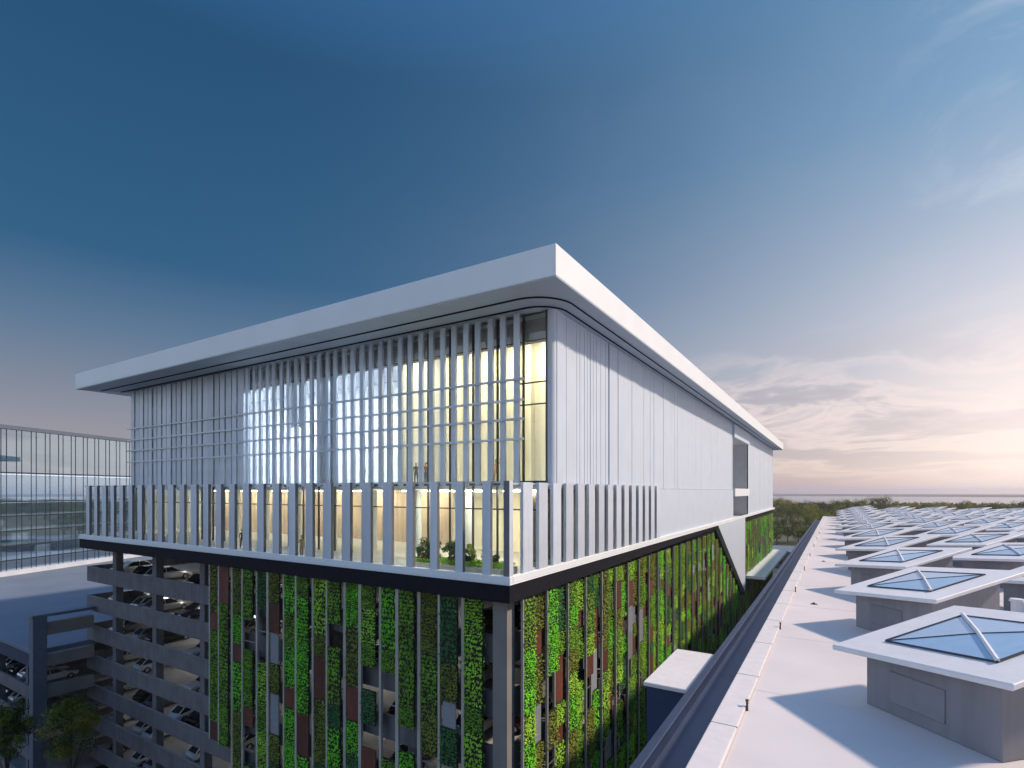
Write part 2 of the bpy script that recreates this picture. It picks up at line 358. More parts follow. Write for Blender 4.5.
# terrace slab: white edge upstand over a dark recessed band
mb = MB(); mb.box(-57.3, 0, 0, 150, 28.12, 28.2); mb.box(-57.3, 0, 0, .35, 28.202, 28.62); mb.box(-.35, 0, .352, 150, 28.202, 28.62); mb.box(-57.3, -56.95, .352, 40, 28.202, 28.62)
bevel(obj('terrace_edge', mb, M['canopy'], B), .03)
mb = MB(); mb.box(-57.25, -.5, .04, 150, 27.1, 28.115)
mb.hexa([(-.499, .04, 27.1), (-.04, .04, 27.1), (-.04, 62, 27.75), (-.499, 62, 27.75)], [(-.499, .04, 28.115), (-.04, .04, 28.115), (-.04, 62, 28.115), (-.499, 62, 28.115)])
obj('slab_band', mb, M['dark'], B)
mb = MB(); mb.face([(-56.9, .36, 28.21), (-.36, .36, 28.21), (-.36, 40, 28.21), (-56.9, 40, 28.21)]); obj('terrace_floor', mb, M['floor'], B)
# triangular hanging panel
mb = MB(); mb.hexa([(-.6, 61.6, 28.1), (-.6, 90, 28.1), (-.6, 90, 13.1)], [(.06, 61.6, 28.1), (.06, 90, 28.1), (.06, 90, 13.1)]); obj('wedge_panel', mb, M['white'], B)
# floors and interior of the glazed front
mb = MB(); mb.box(XE + .2, -1.6, GY + .35, 40, 33.62, 34.02); bevel(obj('floor_slab', mb, M['canopy'], B), .02)
mb = MB(); mb.box(XE, -.86, GY - .12, GY + .3, 33.90, 34.20); obj('slab_edge_trim', mb, M['mullion'], B)
mb = MB(); mb.box(XE + .2, -.95, 15.5, 15.8, 28.21, 33.6); obj('interior_wall', mb, M['warmwall'], B)
mb = MB(); mb.box(-14.5, -.95, 13.5, 13.8, 28.22, 33.6); mb.box(-14.5, -.95, 11.8, 12.1, 34.02, 45.4); obj('interior_wall', mb, M['cream'], B)
mb = MB()
for k in range(9): mb.box(-13.8 + k * 1.4, -13.35 + k * 1.4, 11.2, 11.78, 34.02, 45.4)
obj('interior_pier', mb, M['cream'], B)
mb = MB(); mb.box(XE + .2, -14.7, 17, 17.3, 34.02, 45.4); mb.box(-14.7, -14.5, GY + .5, 17, 34.02, 45.4); obj('interior_wall', mb, M['cool'], B)
for k in range(10):      # people lobby piers behind the lower glazing
    mb = MB(); mb.bar((-53 + k * 5.4, 9.5, 28.2), (-53 + k * 5.4, 9.5, 33.6), .3, n=14); obj('interior_column', mb, M['cool'], B)
# ceiling lamps (the lit rooms)
for x0, x1, y0, y1, z, m in ([(-56 + k * 7, -51.5 + k * 7, 13.6, 14.3, 33.45, 'lampw') for k in range(6)] + [(-13.6 + k * 4, -11 + k * 4, 8, 9.2, 33.45, 'lampw') for k in range(3)] +
                             [(-13.5 + k * 4.1, -10.6 + k * 4.1, 8.0, 9.6, 45.2, 'lampw') for k in range(3)] +
                             [(-55 + k * 6, -51.5 + k * 6, 9, 10.4, 45.2, 'lampc') for k in range(7)]):
    mb = MB(); mb.box(x0, x1, y0, y1, z, z + .08); obj('ceiling_light_or_fill', mb, M[m], B)
mb = MB(); mb.box(XE + .2, -.95, GY + .4, 20, 45.42, 45.7); obj('ceiling', mb, M['cool'], B)
mb = MB(); mb.box(XE + .2, -.95, GY + .42, GY + .52, 43.75, 45.41); obj('bulkhead', mb, M['bulk'], B)
# glazing with mullions
mb = MB(); mb.face([(XE, GY, 28.22), (-.86, GY, 28.22), (-.86, GY, 33.89), (XE, GY, 33.89)]); obj('glazing', mb, M['glass'], B)
mb = MB(); mb.face([(XE, GY + .05, 33.96), (-.86, GY + .05, 33.96), (-.86, GY + .05, 45.7), (XE, GY + .05, 45.7)]); obj('glazing', mb, M['glass'], B)
mb = MB(); mb.face([(-2.0, 7.0, 28.22), (-2., 29.9, 28.22), (-2., 29.9, 33.7), (-2., 7.0, 33.7)]); obj('glazing', mb, M['glass'], B)
mb = MB(); mb.box(-3.3, -3.2, 7.2, 29.9, 28.22, 33.6); obj('interior_wall', mb, M['warmwall'], B)
mb = MB(); mb.box(-3.2, WX - .02, 7.0, 30, 33.62, 33.74); obj('soffit_panel', mb, M['soffit'], B)
mb = MB()
k = 0; x = -.92
while x > XE:
    mb.box(x - .05, x + .05, GY - .06, GY + .1, 28.22, 33.89); mb.box(x - .06, x + .06, GY - .04, GY + .12, 33.96, 45.7); x -= 1.82 if k == 0 else 2.14; k += 1
mb.box(XE, -.86, GY - .05, GY + .08, 32.15, 32.25)
mb.box(XE, -.86, GY - .04, GY + .1, 43.75, 43.83); mb.box(-3., -.86, GY - .043, GY + .103, 40.9, 40.98); mb.box(-3., -.86, GY - .043, GY + .103, 39.4, 39.48)
for k in range(12): mb.box(-2.06, -1.94, 7.5 + k * 1.95, 7.58 + k * 1.95, 28.22, 33.6)
obj('mullion', mb, M['mullion'], B)
# pale blinds drawn behind the glass: closed along the left third, scattered in the middle
bx = -15.6; br = random.Random(12)
while bx > XE + 2.2:
    if bx < -39 or br.random() < (.5 if bx < -27 else .28):
        lo = 34.05 if bx < -39 or br.random() < .5 else br.uniform(36, 41)
        mb = MB(); mb.box(bx - 2.06, bx, GY + .22, GY + .25, lo, 43.7); obj('window_blind', mb, M['blind'], B)
    bx -= 2.14
# vertical louvre blades, each its own part, and four horizontal rails
bw = MB(); bw.box(-.20, .20, -.09, .12, 0, 11.75); meA = bw.mesh('louvre_blade', [M['blade']])
bw = MB(); bw.box(-.21, .21, -.09, .12, 0, 11.75); meB = bw.mesh('louvre_blade', [M['blade']])
bw = MB(); bw.box(-.43, .43, -.09, .12, 0, 11.75); meC = bw.mesh('louvre_blade', [M['blade']])
x = -2.9; i = 0
while x > XE + .3:
    o = bpy.data.objects.new('louvre_blade', meA if x > -15 else meB if x > -34 else meC); _link(o, B)
    o.location = Vector((x, GY - .62 - (.05 if i % 2 else 0), 33.9)) - B.location; o.scale = (rnd.uniform(.82, 1.12) if x < -15 else 1, 1, 1); x -= 1.07; i += 1
for z in (41.0, 39.6, 38.3, 36.95):
    mb = MB(); mb.box(XE, -2.2, GY - .92, GY - .80, z, z + .16); obj('sunshade_rail', mb, M['blade'], B)

# ------------------------------------------------------------------ terrace balustrade of tall fins
F = empty('fin_balustrade', (-28, .2, 28.9), 'tall balustrade of upright pale metal fins round the terrace edge', 'balustrade')
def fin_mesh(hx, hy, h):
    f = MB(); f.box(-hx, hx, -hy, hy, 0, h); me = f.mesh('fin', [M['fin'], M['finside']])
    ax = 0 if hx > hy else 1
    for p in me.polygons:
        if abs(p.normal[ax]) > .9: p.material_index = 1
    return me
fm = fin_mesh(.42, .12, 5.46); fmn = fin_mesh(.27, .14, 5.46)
_f = MB(); _f.box(-.11, .11, -.58, .58, 0, 5.40); fm2 = _f.mesh('fin', [M['fin']])
x = -1.65; k = 0
o = bpy.data.objects.new('fin', fin_mesh(.20, .20, 5.46)); _link(o, F); o.location = Vector((-.26, .26, 28.625)) - F.location
while x > -57:
    o = bpy.data.objects.new('fin', fmn if x > -9.5 else fm); _link(o, F); o.location = Vector((x, .17, 28.625)) - F.location; o.rotation_euler.z = R(rnd.uniform(-4, 4)); x -= 1.98
y = 2.2
while y < 29.6:
    o = bpy.data.objects.new('fin', fm2); _link(o, F); o.location = Vector((-.17, y, 28.625)) - F.location; y += 1.95
mb = MB(); mb.face([(-56.9, .37, 28.21), (-.3, .37, 28.21), (-.3, .37, 33.9), (-56.9, .37, 33.9)]); obj('glass_guard', mb, M['glass'], F)
mb = MB(); mb.box(-57, -.2, .34, .40, 33.95, 34.06); mb.box(-.42, -.36, .44, 29.6, 33.88, 33.98); obj('top_rail', mb, M['fin'], F)

# ------------------------------------------------------------------ parking garage under the pavilion
G = empty('parking_garage', (-28, 70, 0), 'open grey concrete parking garage of stacked decks below the white pavilion', 'garage')
TOPS = [24.8 - 3.37 * k for k in range(7)]          # parapet tops
gx0, gx1, gy0, gy1 = -58.5, -.9, 1.2, 149.
for k, t in enumerate(TOPS):
    f = t - .98
    mb = MB(); mb.box(gx0 + .3, gx1 - .3, gy0 + .3, gy1, f - .3, f); obj('deck', mb, M['deck'], G)
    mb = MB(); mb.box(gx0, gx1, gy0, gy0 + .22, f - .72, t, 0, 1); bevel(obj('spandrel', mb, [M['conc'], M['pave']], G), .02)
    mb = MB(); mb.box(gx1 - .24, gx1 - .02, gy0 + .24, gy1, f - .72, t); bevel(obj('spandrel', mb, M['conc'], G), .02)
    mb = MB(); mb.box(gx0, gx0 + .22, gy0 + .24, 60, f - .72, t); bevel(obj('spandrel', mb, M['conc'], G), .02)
for k, t in enumerate(TOPS):
    for q in range(6):
        mb = MB(); mb.box(-55.5 + q * 8.9, -50.5 + q * 8.9, 7.2, 7.35, t + 1.98, t + 2.05); obj('fill_tube', mb, M['garage_fill'], G)  # glowing tubes added to brighten the dim decks, no known lamps
colx = [-52.2, -43.4, -34.5, -25.7, -16.9, -8.6]
for x in colx:
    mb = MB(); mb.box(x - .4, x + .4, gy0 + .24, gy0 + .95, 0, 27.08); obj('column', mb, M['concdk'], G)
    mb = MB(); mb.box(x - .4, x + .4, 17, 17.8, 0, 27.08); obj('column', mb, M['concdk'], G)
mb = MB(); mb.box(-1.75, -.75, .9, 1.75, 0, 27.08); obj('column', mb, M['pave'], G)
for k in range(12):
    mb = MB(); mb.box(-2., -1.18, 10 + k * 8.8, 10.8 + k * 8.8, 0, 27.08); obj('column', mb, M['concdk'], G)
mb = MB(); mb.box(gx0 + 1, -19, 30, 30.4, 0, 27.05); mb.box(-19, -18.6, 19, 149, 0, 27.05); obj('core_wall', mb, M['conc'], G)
# right wing seen past the wedge: projecting white ledge
mb = MB(); mb.box(-.8, 3.5, 92, 149, 15.6, 16.2); bevel(obj('ledge', mb, M['canopy'], G), .03)

# ------------------------------------------------------------------ stair tower and low garage wing, bottom left
T = empty('stair_tower', (-56.5, -3.5, 0), 'blue grey stair tower with open landings at the garage end', 'stair tower')
mb = MB(); mb.box(-57.1, -56.0, -4.4, -3.2, 0, 20.1); bevel(obj('post', mb, M['bluegrey'], T), .03)
mb = MB(); mb.box(-57.2, -55.9, -4.5, 1.1, 20.11, 20.4); bevel(obj('roof_beam', mb, M['bluegrey'], T), .03)
for k in range(5):
    z = 18.4 - 3.37 * k
    mb = MB(); mb.box(-57.2, -56.3, -3.18, 1.1, z - .35, z + .95); bevel(obj('landing_parapet', mb, M['pave'], T), .02)
LG = empty('low_garage', (-95, 20, 0), 'low flat roofed garage wing with open car decks beside the stair tower', 'garage')
mb = MB(); mb.box(-140, -57.5, -4., 62, 15.9, 16.4); bevel(obj('roof_slab', mb, M['lowroof'], LG), .05)
mb = MB(); mb.box(-140, -57.5, -4.02, -3.7, 14.6, 15.88); obj('roof_beam', mb, M['navy'], LG)
for k in range(4):
    f = 11.6 - 3.3 * k
    mb = MB(); mb.box(-140, -57.6, -3.6, 20, f - .3, f); obj('deck', mb, M['deck'], LG)
    mb = MB(); mb.box(-140, -57.5, -3.95, -3.7, f - .6, f + .75); bevel(obj('spandrel', mb, M['concdk'], LG), .02)
for k in range(9):
    mb = MB(); mb.box(-60.5 - k * 9, -59.9 - k * 9, -3.68, -3.1, 0, 15.9); obj('column', mb, M['concdk'], LG)
mb = MB(); mb.box(-140, -57.7, 20, 20.3, 0, 15.88); obj('back_wall', mb, M['concdk'], LG)

# ------------------------------------------------------------------ glass office block, far left
A = CAM + Vector((.8526, .5225, 0)) * -105.3 + Vector((-.5225, .8526, 0)) * 94; A.z = 0
Dv = Vector((-14.5, 32.1, 0)).normalized(); Nv = Vector((Dv.y, -Dv.x, 0))          # Nv points to the camera side
GB = empty('glass_office_block', tuple(A), 'glass curtain wall office block with dark mullions at far left', 'building')
def fq(s, d, z): return tuple(A + Dv * s + Nv * d + Vector((0, 0, z)))
def fbox(mb, s0, s1, d0, d1, z0, z1): mb.hexa([fq(s0, d0, z0), fq(s0, d1, z0), fq(s1, d1, z0), fq(s1, d0, z0)], [fq(s0, d0, z1), fq(s0, d1, z1), fq(s1, d1, z1), fq(s1, d0, z1)])
TOPG = 46.2
mb = MB(); fbox(mb, -3, 82, -14, .5, TOPG, TOPG + .8); obj('roof_cap', mb, M['bluegrey'], GB)
mb = MB(); mb.face([fq(-2, 0, 16), fq(80, 0, 16), fq(80, 0, TOPG), fq(-2, 0, TOPG)]); obj('glazing', mb, M['curtain'], GB)
ZL = [37.3, 31.3, 28.3, 25.2, 22.2, 19.2]
for z in ZL:
    mb = MB(); fbox(mb, -2, 80, -13, -.12, z - .18, z + .18); obj('floor_slab', mb, M['canopy'], GB)
    mb = MB(); fbox(mb, -2, 80, .02, .10, z - .12, z + .12); obj('transom', mb, M['mullion'], GB)
for k in range(28):
    for d in (0, 1.05):
        mb = MB(); s = -1.5 + k * 3. + d; fbox(mb, s, s + .09, .02, .07, 16, TOPG - .02); obj('mullion', mb, M['mullion'], GB)
mb = MB(); fbox(mb, -2, 80, -13.4, -13, 0, TOPG - .02); fbox(mb, -2, 80, -6.2, -6, 31.6, 36.9); obj('back_wall', mb, M['canopy'], GB)
mb = MB(); fbox(mb, -4, 82, -14, 2.5, 0, 17.1); obj('podium', mb, M['cool'], GB)
for i_, z in enumerate(ZL[:5]):
    mb = MB(); fbox(mb, 0, 78, -4.5, -3.8, z - .3, z - .22); obj('ceiling_light_or_fill', mb, M['office_fill'], GB)  # glowing strips added as fill for the dark office interior
mb = MB()
for k in range(16): fbox(mb, k * 5, k * 5 + 3.2, -5.6, -5.0, rnd.choice(ZL) + .2, rnd.choice(ZL) + 1.2) if False else fbox(mb, k * 5, k * 5 + 3.2, -5.6, -5.2, ZL[k % 6] + .2, ZL[k % 6] + 2.1)
obj('partition', mb, M['cap'], GB)

# ------------------------------------------------------------------ neighbouring flat roofed hall, right
H = empty('flat_roofed_hall', (44, 60, 0), 'pale flat roofed hall with parapet, its roof dotted with diamond skylights', 'building')
ZR = 25.5
mb = MB(); mb.box(12.95, 88, -60, 166, ZR - .6, ZR); obj('roof_deck', mb, M['roofmem'], H)
mb = MB(); mb.box(12.1, 12.94, -60, 166.4, ZR - 1.2, ZR + .16); mb.box(12.94, 84, 166.02, 166.4, ZR - .6, ZR + .16); bevel(obj('parapet', mb, M['cap'], H), .04, 2)
mb = MB(); mb.box(10.5, 12.09, -60, 166, 23.9, 24.3); obj('gutter', mb, M['gutter'], H)
mb = MB(); mb.box(10.15, 10.49, -60, 166, 23.9, 24.75); bevel(obj('gutter_upstand', mb, M['navy'], H), .03)
mb = MB(); mb.box(10.3, 84, -60, 165.9, 0, 23.89); obj('wall', mb, M['cap'], H)
for k in range(9):
    mb = MB(); yy = -4.6 + 13.3 * k; mb.box(12.95, 13.02, yy, yy + .1, ZR + .003, ZR + .36); mb.box(12.93, 13.04, yy - .03, yy + .13, ZR + .36, ZR + .39); obj('roof_anchor', mb, M['mullion'], H)
# membrane seams, laid 4 mm proud
mb = MB()
for k in range(24): mb.box(12.96, 84, -58 + 9.3 * k, -57.94 + 9.3 * k, ZR + .002, ZR + .008)
obj('membrane_seam', mb, M['cap'], H)
for k, (x, y) in enumerate([(14.6, -9.5), (14.4, 17.6), (14.5, 44.2)]):
    mb = MB(); mb.bar((x, y, ZR + .002), (x, y, ZR + .03), .22, n=14); mb.bar((x, y, ZR + .03), (x, y, ZR + .12), .13, .06, n=10); obj('roof_drain', mb, M['mullion'], H)
mb = MB()
for k in range(40): mb.box(12.085, 12.955, -57 + 5.6 * k, -56.97 + 5.6 * k, ZR + .12, ZR + .166)
obj('parapet_joint', mb, M['gutter'], H)
S = empty('duct_shaft', (9.05, 2.1, 0), 'dark navy duct shaft with pale flat cover beside the hall gutter', 'shaft')
mb = MB(); mb.box(8.1, 10.05, -.8, 5.1, 0, 24.3); obj('shaft_body', mb, M['navy'], S)
mb = MB(); mb.box(7.98, 10.12, -.92, 5.22, 24.3, 24.5); bevel(obj('shaft_cover', mb, M['cap'], S), .03)
V = empty('roof_vent', (25.2, 18.3, ZR), 'small white roof vent pipe standing between skylights at the right edge', 'vent')
mb = MB(); mb.bar((0, 0, 0), (0, 0, 1.25), .32, n=16); obj('pipe', mb, M['sky_lid'], V, world=False)
mb = MB(); mb.bar((0, 0, 1.25), (0, 0, 1.4), .42, .36, n=16); obj('vent_cap', mb, M['sky_lid'], V, world=False)

# skylights
def lidz(x, y): return 2.05 + .15 * (x + 4.31) * math.sqrt(2) / math.sqrt(2) * 1.414 / 1.0 * .707 * 1.414 + .05 * y * 1.414
def lid_h(x, y):            # plane: west corner 2.05, north corner 3.27, south corner 2.66
    s = (x + 4.31 + y) / math.sqrt(2); t = (x + 4.31 - y) / math.sqrt(2)
    return 2.05 + .2 * s + .1 * t
def diamond(r): return [(-r, 0), (0, -r), (r, 0), (0, r)]
def make_skylight():
    E = empty('skylight', (0, 0, 0), 'x', 'skylight')
    mb = MB(); mb.hexa([(x, y, 0) for x, y in diamond(3.2)], [(x, y, lid_h(x, y) - .2) for x, y in diamond(3.2)]); bw_ = bevel(obj('base_wall', mb, M['sky_wall'], E, world=False), .03)
    d1 = Vector((3.2, -3.2, 0)).normalized(); n1 = Vector((-1, -1, 0)).normalized(); p0 = Vector((-3.2, 0, 0))
    def hp(s, z, o): q = p0 + d1 * s + n1 * o; return (q.x, q.y, z)
    mb = MB(); mb.hexa([hp(1.0, .45, .002), hp(2.9, .45, .002), hp(2.9, .45, .05), hp(1.0, .45, .05)][::-1], [hp(1.0, 1.55, .002), hp(2.9, 1.55, .002), hp(2.9, 1.55, .05), hp(1.0, 1.55, .05)][::-1])
    bevel(obj('hatch', mb, M['hatch'], bw_, world=False), .015)
    mb = MB(); mb.hexa([(x, y, lid_h(x, y) - .2) for x, y in diamond(4.31)], [(x, y, lid_h(x, y)) for x, y in diamond(4.31)]); bevel(obj('lid', mb, M['sky_lid'], E, world=False), .03)
    q = [(-2.6, 0), (0, -2.6), (2.6, 0), (0, 2.6)]; ap = (0, 0, lid_h(0, 0) + .12)
    b = [(x, y, lid_h(x, y) + .035) for x, y in q]
    mb = MB()
    for i in range(4): mb.face([b[i], b[(i + 1) % 4], ap])
    obj('glass_pane', mb, M['skyglass'], E, world=False)
    mb = MB()
    for i in range(4): mb.bar(b[i], b[(i + 1) % 4], .045, n=4)
    mb.bar(b[0], ap, .035, n=4); mb.bar(b[2], ap, .035, n=4); obj('glazing_frame', mb, M['mullion'], E, world=False)
    mb = MB()
    up = Vector((0, 0, .05))
    for i in (1, 3):
        mb.bar(Vector(b[i]) + up, Vector(ap) + up, .075, n=6)
    obj('glazing_bar', mb, M['sky_lid'], E, world=False)
    return E
sk = make_skylight(); first = True
ROWN = ['the row beside the parapet'] + ['the %s row from the parapet' % ORD[q] for q in range(2, 9)]
for r in range(8):
    n = 0
    for k in range(-1, 13):
        x = 19.92 + 8.5 * r; y = -1.5 + 13.3 * k + (9.9 if r % 2 else 0)
        if y > 160: continue
        rx, ry = x - CAM.x, y - CAM.y
        cx, cz = rx * .8526 + ry * .5225, -rx * .5225 + ry * .8526
        if cz < 4 or cx / cz > 1.2: continue
        n += 1
        o = sk if first else copy_tree(sk); first = False
        o.location = (x, y, ZR); o['group'] = 'skylights on the hall roof'
        o['label'] = 'white tilted diamond skylight, %s from the near end in %s' % (nth(n), ROWN[r])

# ------------------------------------------------------------------ planted strips (living wall)
def leaf(mb, p, n, s, rnd, mi=0):
    n = n.normalized(); u = n.orthogonal().normalized(); a = rnd.uniform(0, 6.28)
    u2 = u * math.cos(a) + n.cross(u) * math.sin(a); v = n.cross(u2)
    l = s * rnd.uniform(.7, 1.3); wd = l * .55
    mb.face([p - u2 * l * .5, p - v * wd * .5 + n * l * .08, p + u2 * l * .5, p + v * wd * .5 + n * l * .08], mi)
def foliage_cell(seed, wd=1.28, h=3.2, nleaf=520):
    rnd = random.Random(seed); mb = MB(); mb.box(-wd / 2, wd / 2, -.06, .06, 0, h, 1)
    bias = [rnd.uniform(.6, 1.) for _ in range(20)]
    for i in range(nleaf):
        z = rnd.uniform(.05, h + .02); row = math.floor(z / .27); z = row * .27 + rnd.betavariate(1.5, 2.5) * .25 + .04
        x = rnd.uniform(-wd / 2 - .03, wd / 2 + .03)
        sgn = -1 if rnd.random() < .66 else 1
        y = sgn * (.07 + rnd.random() ** 1.5 * .20 * bias[row % 20])
        n = Vector((rnd.gauss(0, .4), sgn * 1.0, rnd.gauss(.25, .45)))
        leaf(mb, Vector((x, y, z)), n, .17, rnd)
    return mb.mesh('foliage_panel', [GREENS[0], M['board']])
CELLS = [foliage_cell(s) for s in range(5)]
pm = MB(); pm.box(-.64, .64, -.05, .05, 0, 3.2); CORT = pm.mesh('rusty_panel', [M['corten']]); GREY = None
pm = MB(); pm.box(-.5, .5, -.03, .03, 0, 3.2); GREY = pm.mesh('mesh_panel', [M['greypanel']])
srnd = random.Random(11)
def strip(loc, rot, z0, z1, label, group, lush, gaps):
    E = empty('planted_strip', (loc[0], loc[1], z0), label, 'green wall', group); E.rotation_euler = (0, 0, rot)
    mb = MB()
    pw = srnd.choice([.14, .18, .24]); pd = .09
    if rot: mb.box(-.80, -.70, -.11, .06, 0, z1 - z0)
    else: mb.box(-.74 - pw, -.70, -pd, pd, 0, z1 - z0)
    for zz in range(1, int(z1 - z0), 3): mb.box(-.72, .70, .065, .11, zz, zz + .08, 1); mb.box(-.76, -.70, .05, .11, zz + .01, zz + .07, 1)
    obj('support_frame', mb, [M['post'], M['cable']], E, world=False)
    z = z1 - z0 - .05; main = srnd.choices(range(5), lush)[0]; cnt = [0] * 7; first_ = True
    while z > .8:
        h = min(z, srnd.choice([1.2, 1.6, 1.6, 2.4, 2.4, 3.2] if rot else [1.6, 1.6, 2.4, 2.4, 3.2, 4.2]))
        u = srnd.random()
        kind = 'gap' if (u < gaps and not first_) else 'corten' if u < gaps + (.15 if rot else .11) else 'grey' if u < gaps + (.20 if rot else .17) else 'leaf'
        if first_ and srnd.random() < .75: kind = 'leaf'
        first_ = False
        if kind != 'gap':
            if kind == 'leaf':
                o = bpy.data.objects.new('foliage_panel', srnd.choice(CELLS)); gi = main if srnd.random() < .5 else srnd.choices(range(5), lush)[0]
                cnt[gi] += h
            else:
                o = bpy.data.objects.new('rusty_panel' if kind == 'corten' else 'mesh_panel', CORT if kind == 'corten' else GREY); h = min(h, 3.2)
                if kind == 'corten': cnt[5] += h
            _link(o, E); o.location = (0, 0, z - h + .04); o.scale = ((1.06 if rot else 1) * (1 if srnd.random() < .5 else -1), 1, (h - .06) / 3.2)
            if kind == 'leaf':
                o.material_slots[0].link = 'OBJECT'; o.material_slots[0].material = GREENS[gi]
        z -= h
    gi = max(range(5), key=lambda q: cnt[q])
    return E, GNAME[gi], cnt[5] > 0
x = -2.95; k = 1
while x > -31:
    z0 = 3. if x > -24 else (8. if x > -28.5 else 11.5)
    e, gn, rust = strip((x, .55 + (.12 if k % 2 else -.06)), 0, z0, 27.05, 'x', 'planted strips on the shaded garage front', (2.2, 4, 2.6, 1.6, .8), .17)
    e['label'] = 'hanging strip, mostly %s%s, %s from the corner, shaded front' % (gn, ' with rust panels' if rust else '', nth(k))
    x -= 1.75; k += 1
y = 2.6; k = 1
while y < 148:
    if 61 < y < 91:
        top = 27.05 - (y - 60.5) * 15.2 / 28.5
        if top < 13: top = 13
        top -= .3
    else: top = 27.05
    e, gn, rust = strip((-.42 + (.14 if k % 2 else -.14), y), R(90), 2.5, top, 'x', 'planted strips on the sunlit garage side', (3, 3, 3, 2.8, 1), .10)
    e['label'] = 'hanging strip, mostly %s%s, %s from the corner, sunlit side' % (gn, ' with rust panels' if rust else '', nth(k))
    y += 1.56; k += 1

# ------------------------------------------------------------------ cars
def make_car():
    E = empty('parked_car', (0, 0, 0), 'x', 'car')
    st = [(-2.2, .38, .62, .74), (-2.12, .30, .80, .84), (-1.6, .26, .90, .89), (-.6, .24, .95, .90), (.7, .24, .96, .90), (1.5, .26, .84, .88), (2.05, .30, .72, .82), (2.2, .40, .60, .70)]
    mb = MB(); rings = []
    for x, zb, zt, hw in st:
        rings.append([(x, -hw * .86, zb), (x, -hw, zb + .14), (x, -hw, zt - .16), (x, -hw * .88, zt), (x, hw * .88, zt), (x, hw, zt - .16), (x, hw, zb + .14), (x, hw * .86, zb)])
    for a, b in zip(rings, rings[1:]):
        for i in range(8): mb.face([a[i], a[(i + 1) % 8], b[(i + 1) % 8], b[i]][::-1])
    mb.face(rings[0]); mb.face(rings[-1][::-1])
    # roof and pillars
    b = [(-1.95, .74), (1.05, .76)]; t = [(-1.25, .60, 1.42), (.15, .62, 1.47)]
    mb.hexa([(-1.32, -.63, 1.40), (.22, -.63, 1.42), (.22, .63, 1.42), (-1.32, .63, 1.40)], [(-1.15, -.52, 1.46), (.05, -.52, 1.48), (.05, .52, 1.48), (-1.15, .52, 1.46)])
    for sy in (-1, 1):
        mb.bar((-1.9, sy * .73, .9), (-1.3, sy * .61, 1.42), .05, n=4); mb.bar((1.0, sy * .75, .92), (.2, sy * .61, 1.43), .045, n=4); mb.bar((-.5, sy * .79, .92), (-.5, sy * .63, 1.43), .04, n=4)
    obj('body', mb, CARM[0], E, world=False)
    mb = MB(); mb.hexa([(-1.9, -.74, .9), (1.02, -.76, .92), (1.02, .76, .92), (-1.9, .74, .9)], [(-1.3, -.60, 1.405), (.2, -.61, 1.425), (.2, .61, 1.425), (-1.3, .60, 1.405)]); obj('window', mb, M['carglass'], E, world=False)
    mb = MB(); mb.bar((0, -.1, 0), (0, .1, 0), .32, n=14); mb.bar((0, -.11, 0), (0, .11, 0), .19, n=10, mi=1); wm = mb.mesh('wheel', [M['tyre'], M['cable']])
    for x in (-1.4, 1.38):
        for y in (-.8, .8):
            o = bpy.data.objects.new('wheel', wm); _link(o, E); o.location = (x, y, .32)
    for y in (-.58, .58):
        mb = MB(); mb.box(-.05, .05, -.17, .17, -.06, .06); o = obj('headlight', mb, M['lamp'], E, world=False); o.location = (2.14, y, .62)
    return E
car0 = make_car(); cfirst = True
crnd = random.Random(3)
def car(x, y, z, rot, label, group):
    global cfirst
    o = car0 if cfirst else copy_tree(car0); cfirst = False
    ci = crnd.choices(range(6), (5, 4, 4, 3, 1, 1))[0]
    o.location = (x, y, z); o.rotation_euler = (0, 0, rot); o['label'] = label % CARC[ci][0]; o['group'] = group
    b = [c for c in o.children if c.name.startswith('body')][0]
    b.material_slots[0].link = 'OBJECT'; b.material_slots[0].material = CARM[ci]
DK = ['top', 'second', 'third', 'fourth', 'fifth', 'sixth', 'lowest']
for k, t in enumerate(TOPS):
    f = t - .98 + .002; n = 0; x = -54.6
    while x < -4:
        if all(abs(x - c) > 1.5 for c in colx) and crnd.random() < (.84 if x < -27 else .6):
            n += 1; car(x + crnd.uniform(-.12, .12), 4.2 + crnd.uniform(-.25, .25), f, R(crnd.choice([90, -90]) + crnd.uniform(-2, 2)), '%%s car on the %s garage deck, %s from its left end' % (DK[k], nth(n)), 'cars parked along the garage front')
        x += 2.75
    n = 0; y = 6.
    while k < 6 and y < 26:
        if crnd.random() < .62 and all(abs(y - 10.4 - 8.8 * q) > 1.4 for q in range(4)):
            n += 1; car(-4.2 + crnd.uniform(-.2, .2), y, f, R(crnd.choice([0, 180])), '%%s car behind the sunlit strips, %s garage deck, %s from the corner' % (DK[k], nth(n)), 'cars parked along the garage side')
        y += 2.75
for k in range(3):
    n = 0
    for q in range(9):
        if q in (1, 4, 7)[:1] and k: continue
        n += 1; car(-61.6 - q * 2.9, -.95, 11.602 - 3.3 * k, R(90), '%%s car in the low wing, %s deck down, %s from the stair tower' % (ORD[k + 1], nth(n)), 'cars parked in the low garage wing')
for q in range(4): car(-43 - q * 5.1, -10.4 + .3 * (q % 2), .006, R(q), '%%s car on the street under the trees, %s from the right' % nth(q + 1), 'cars on the street')

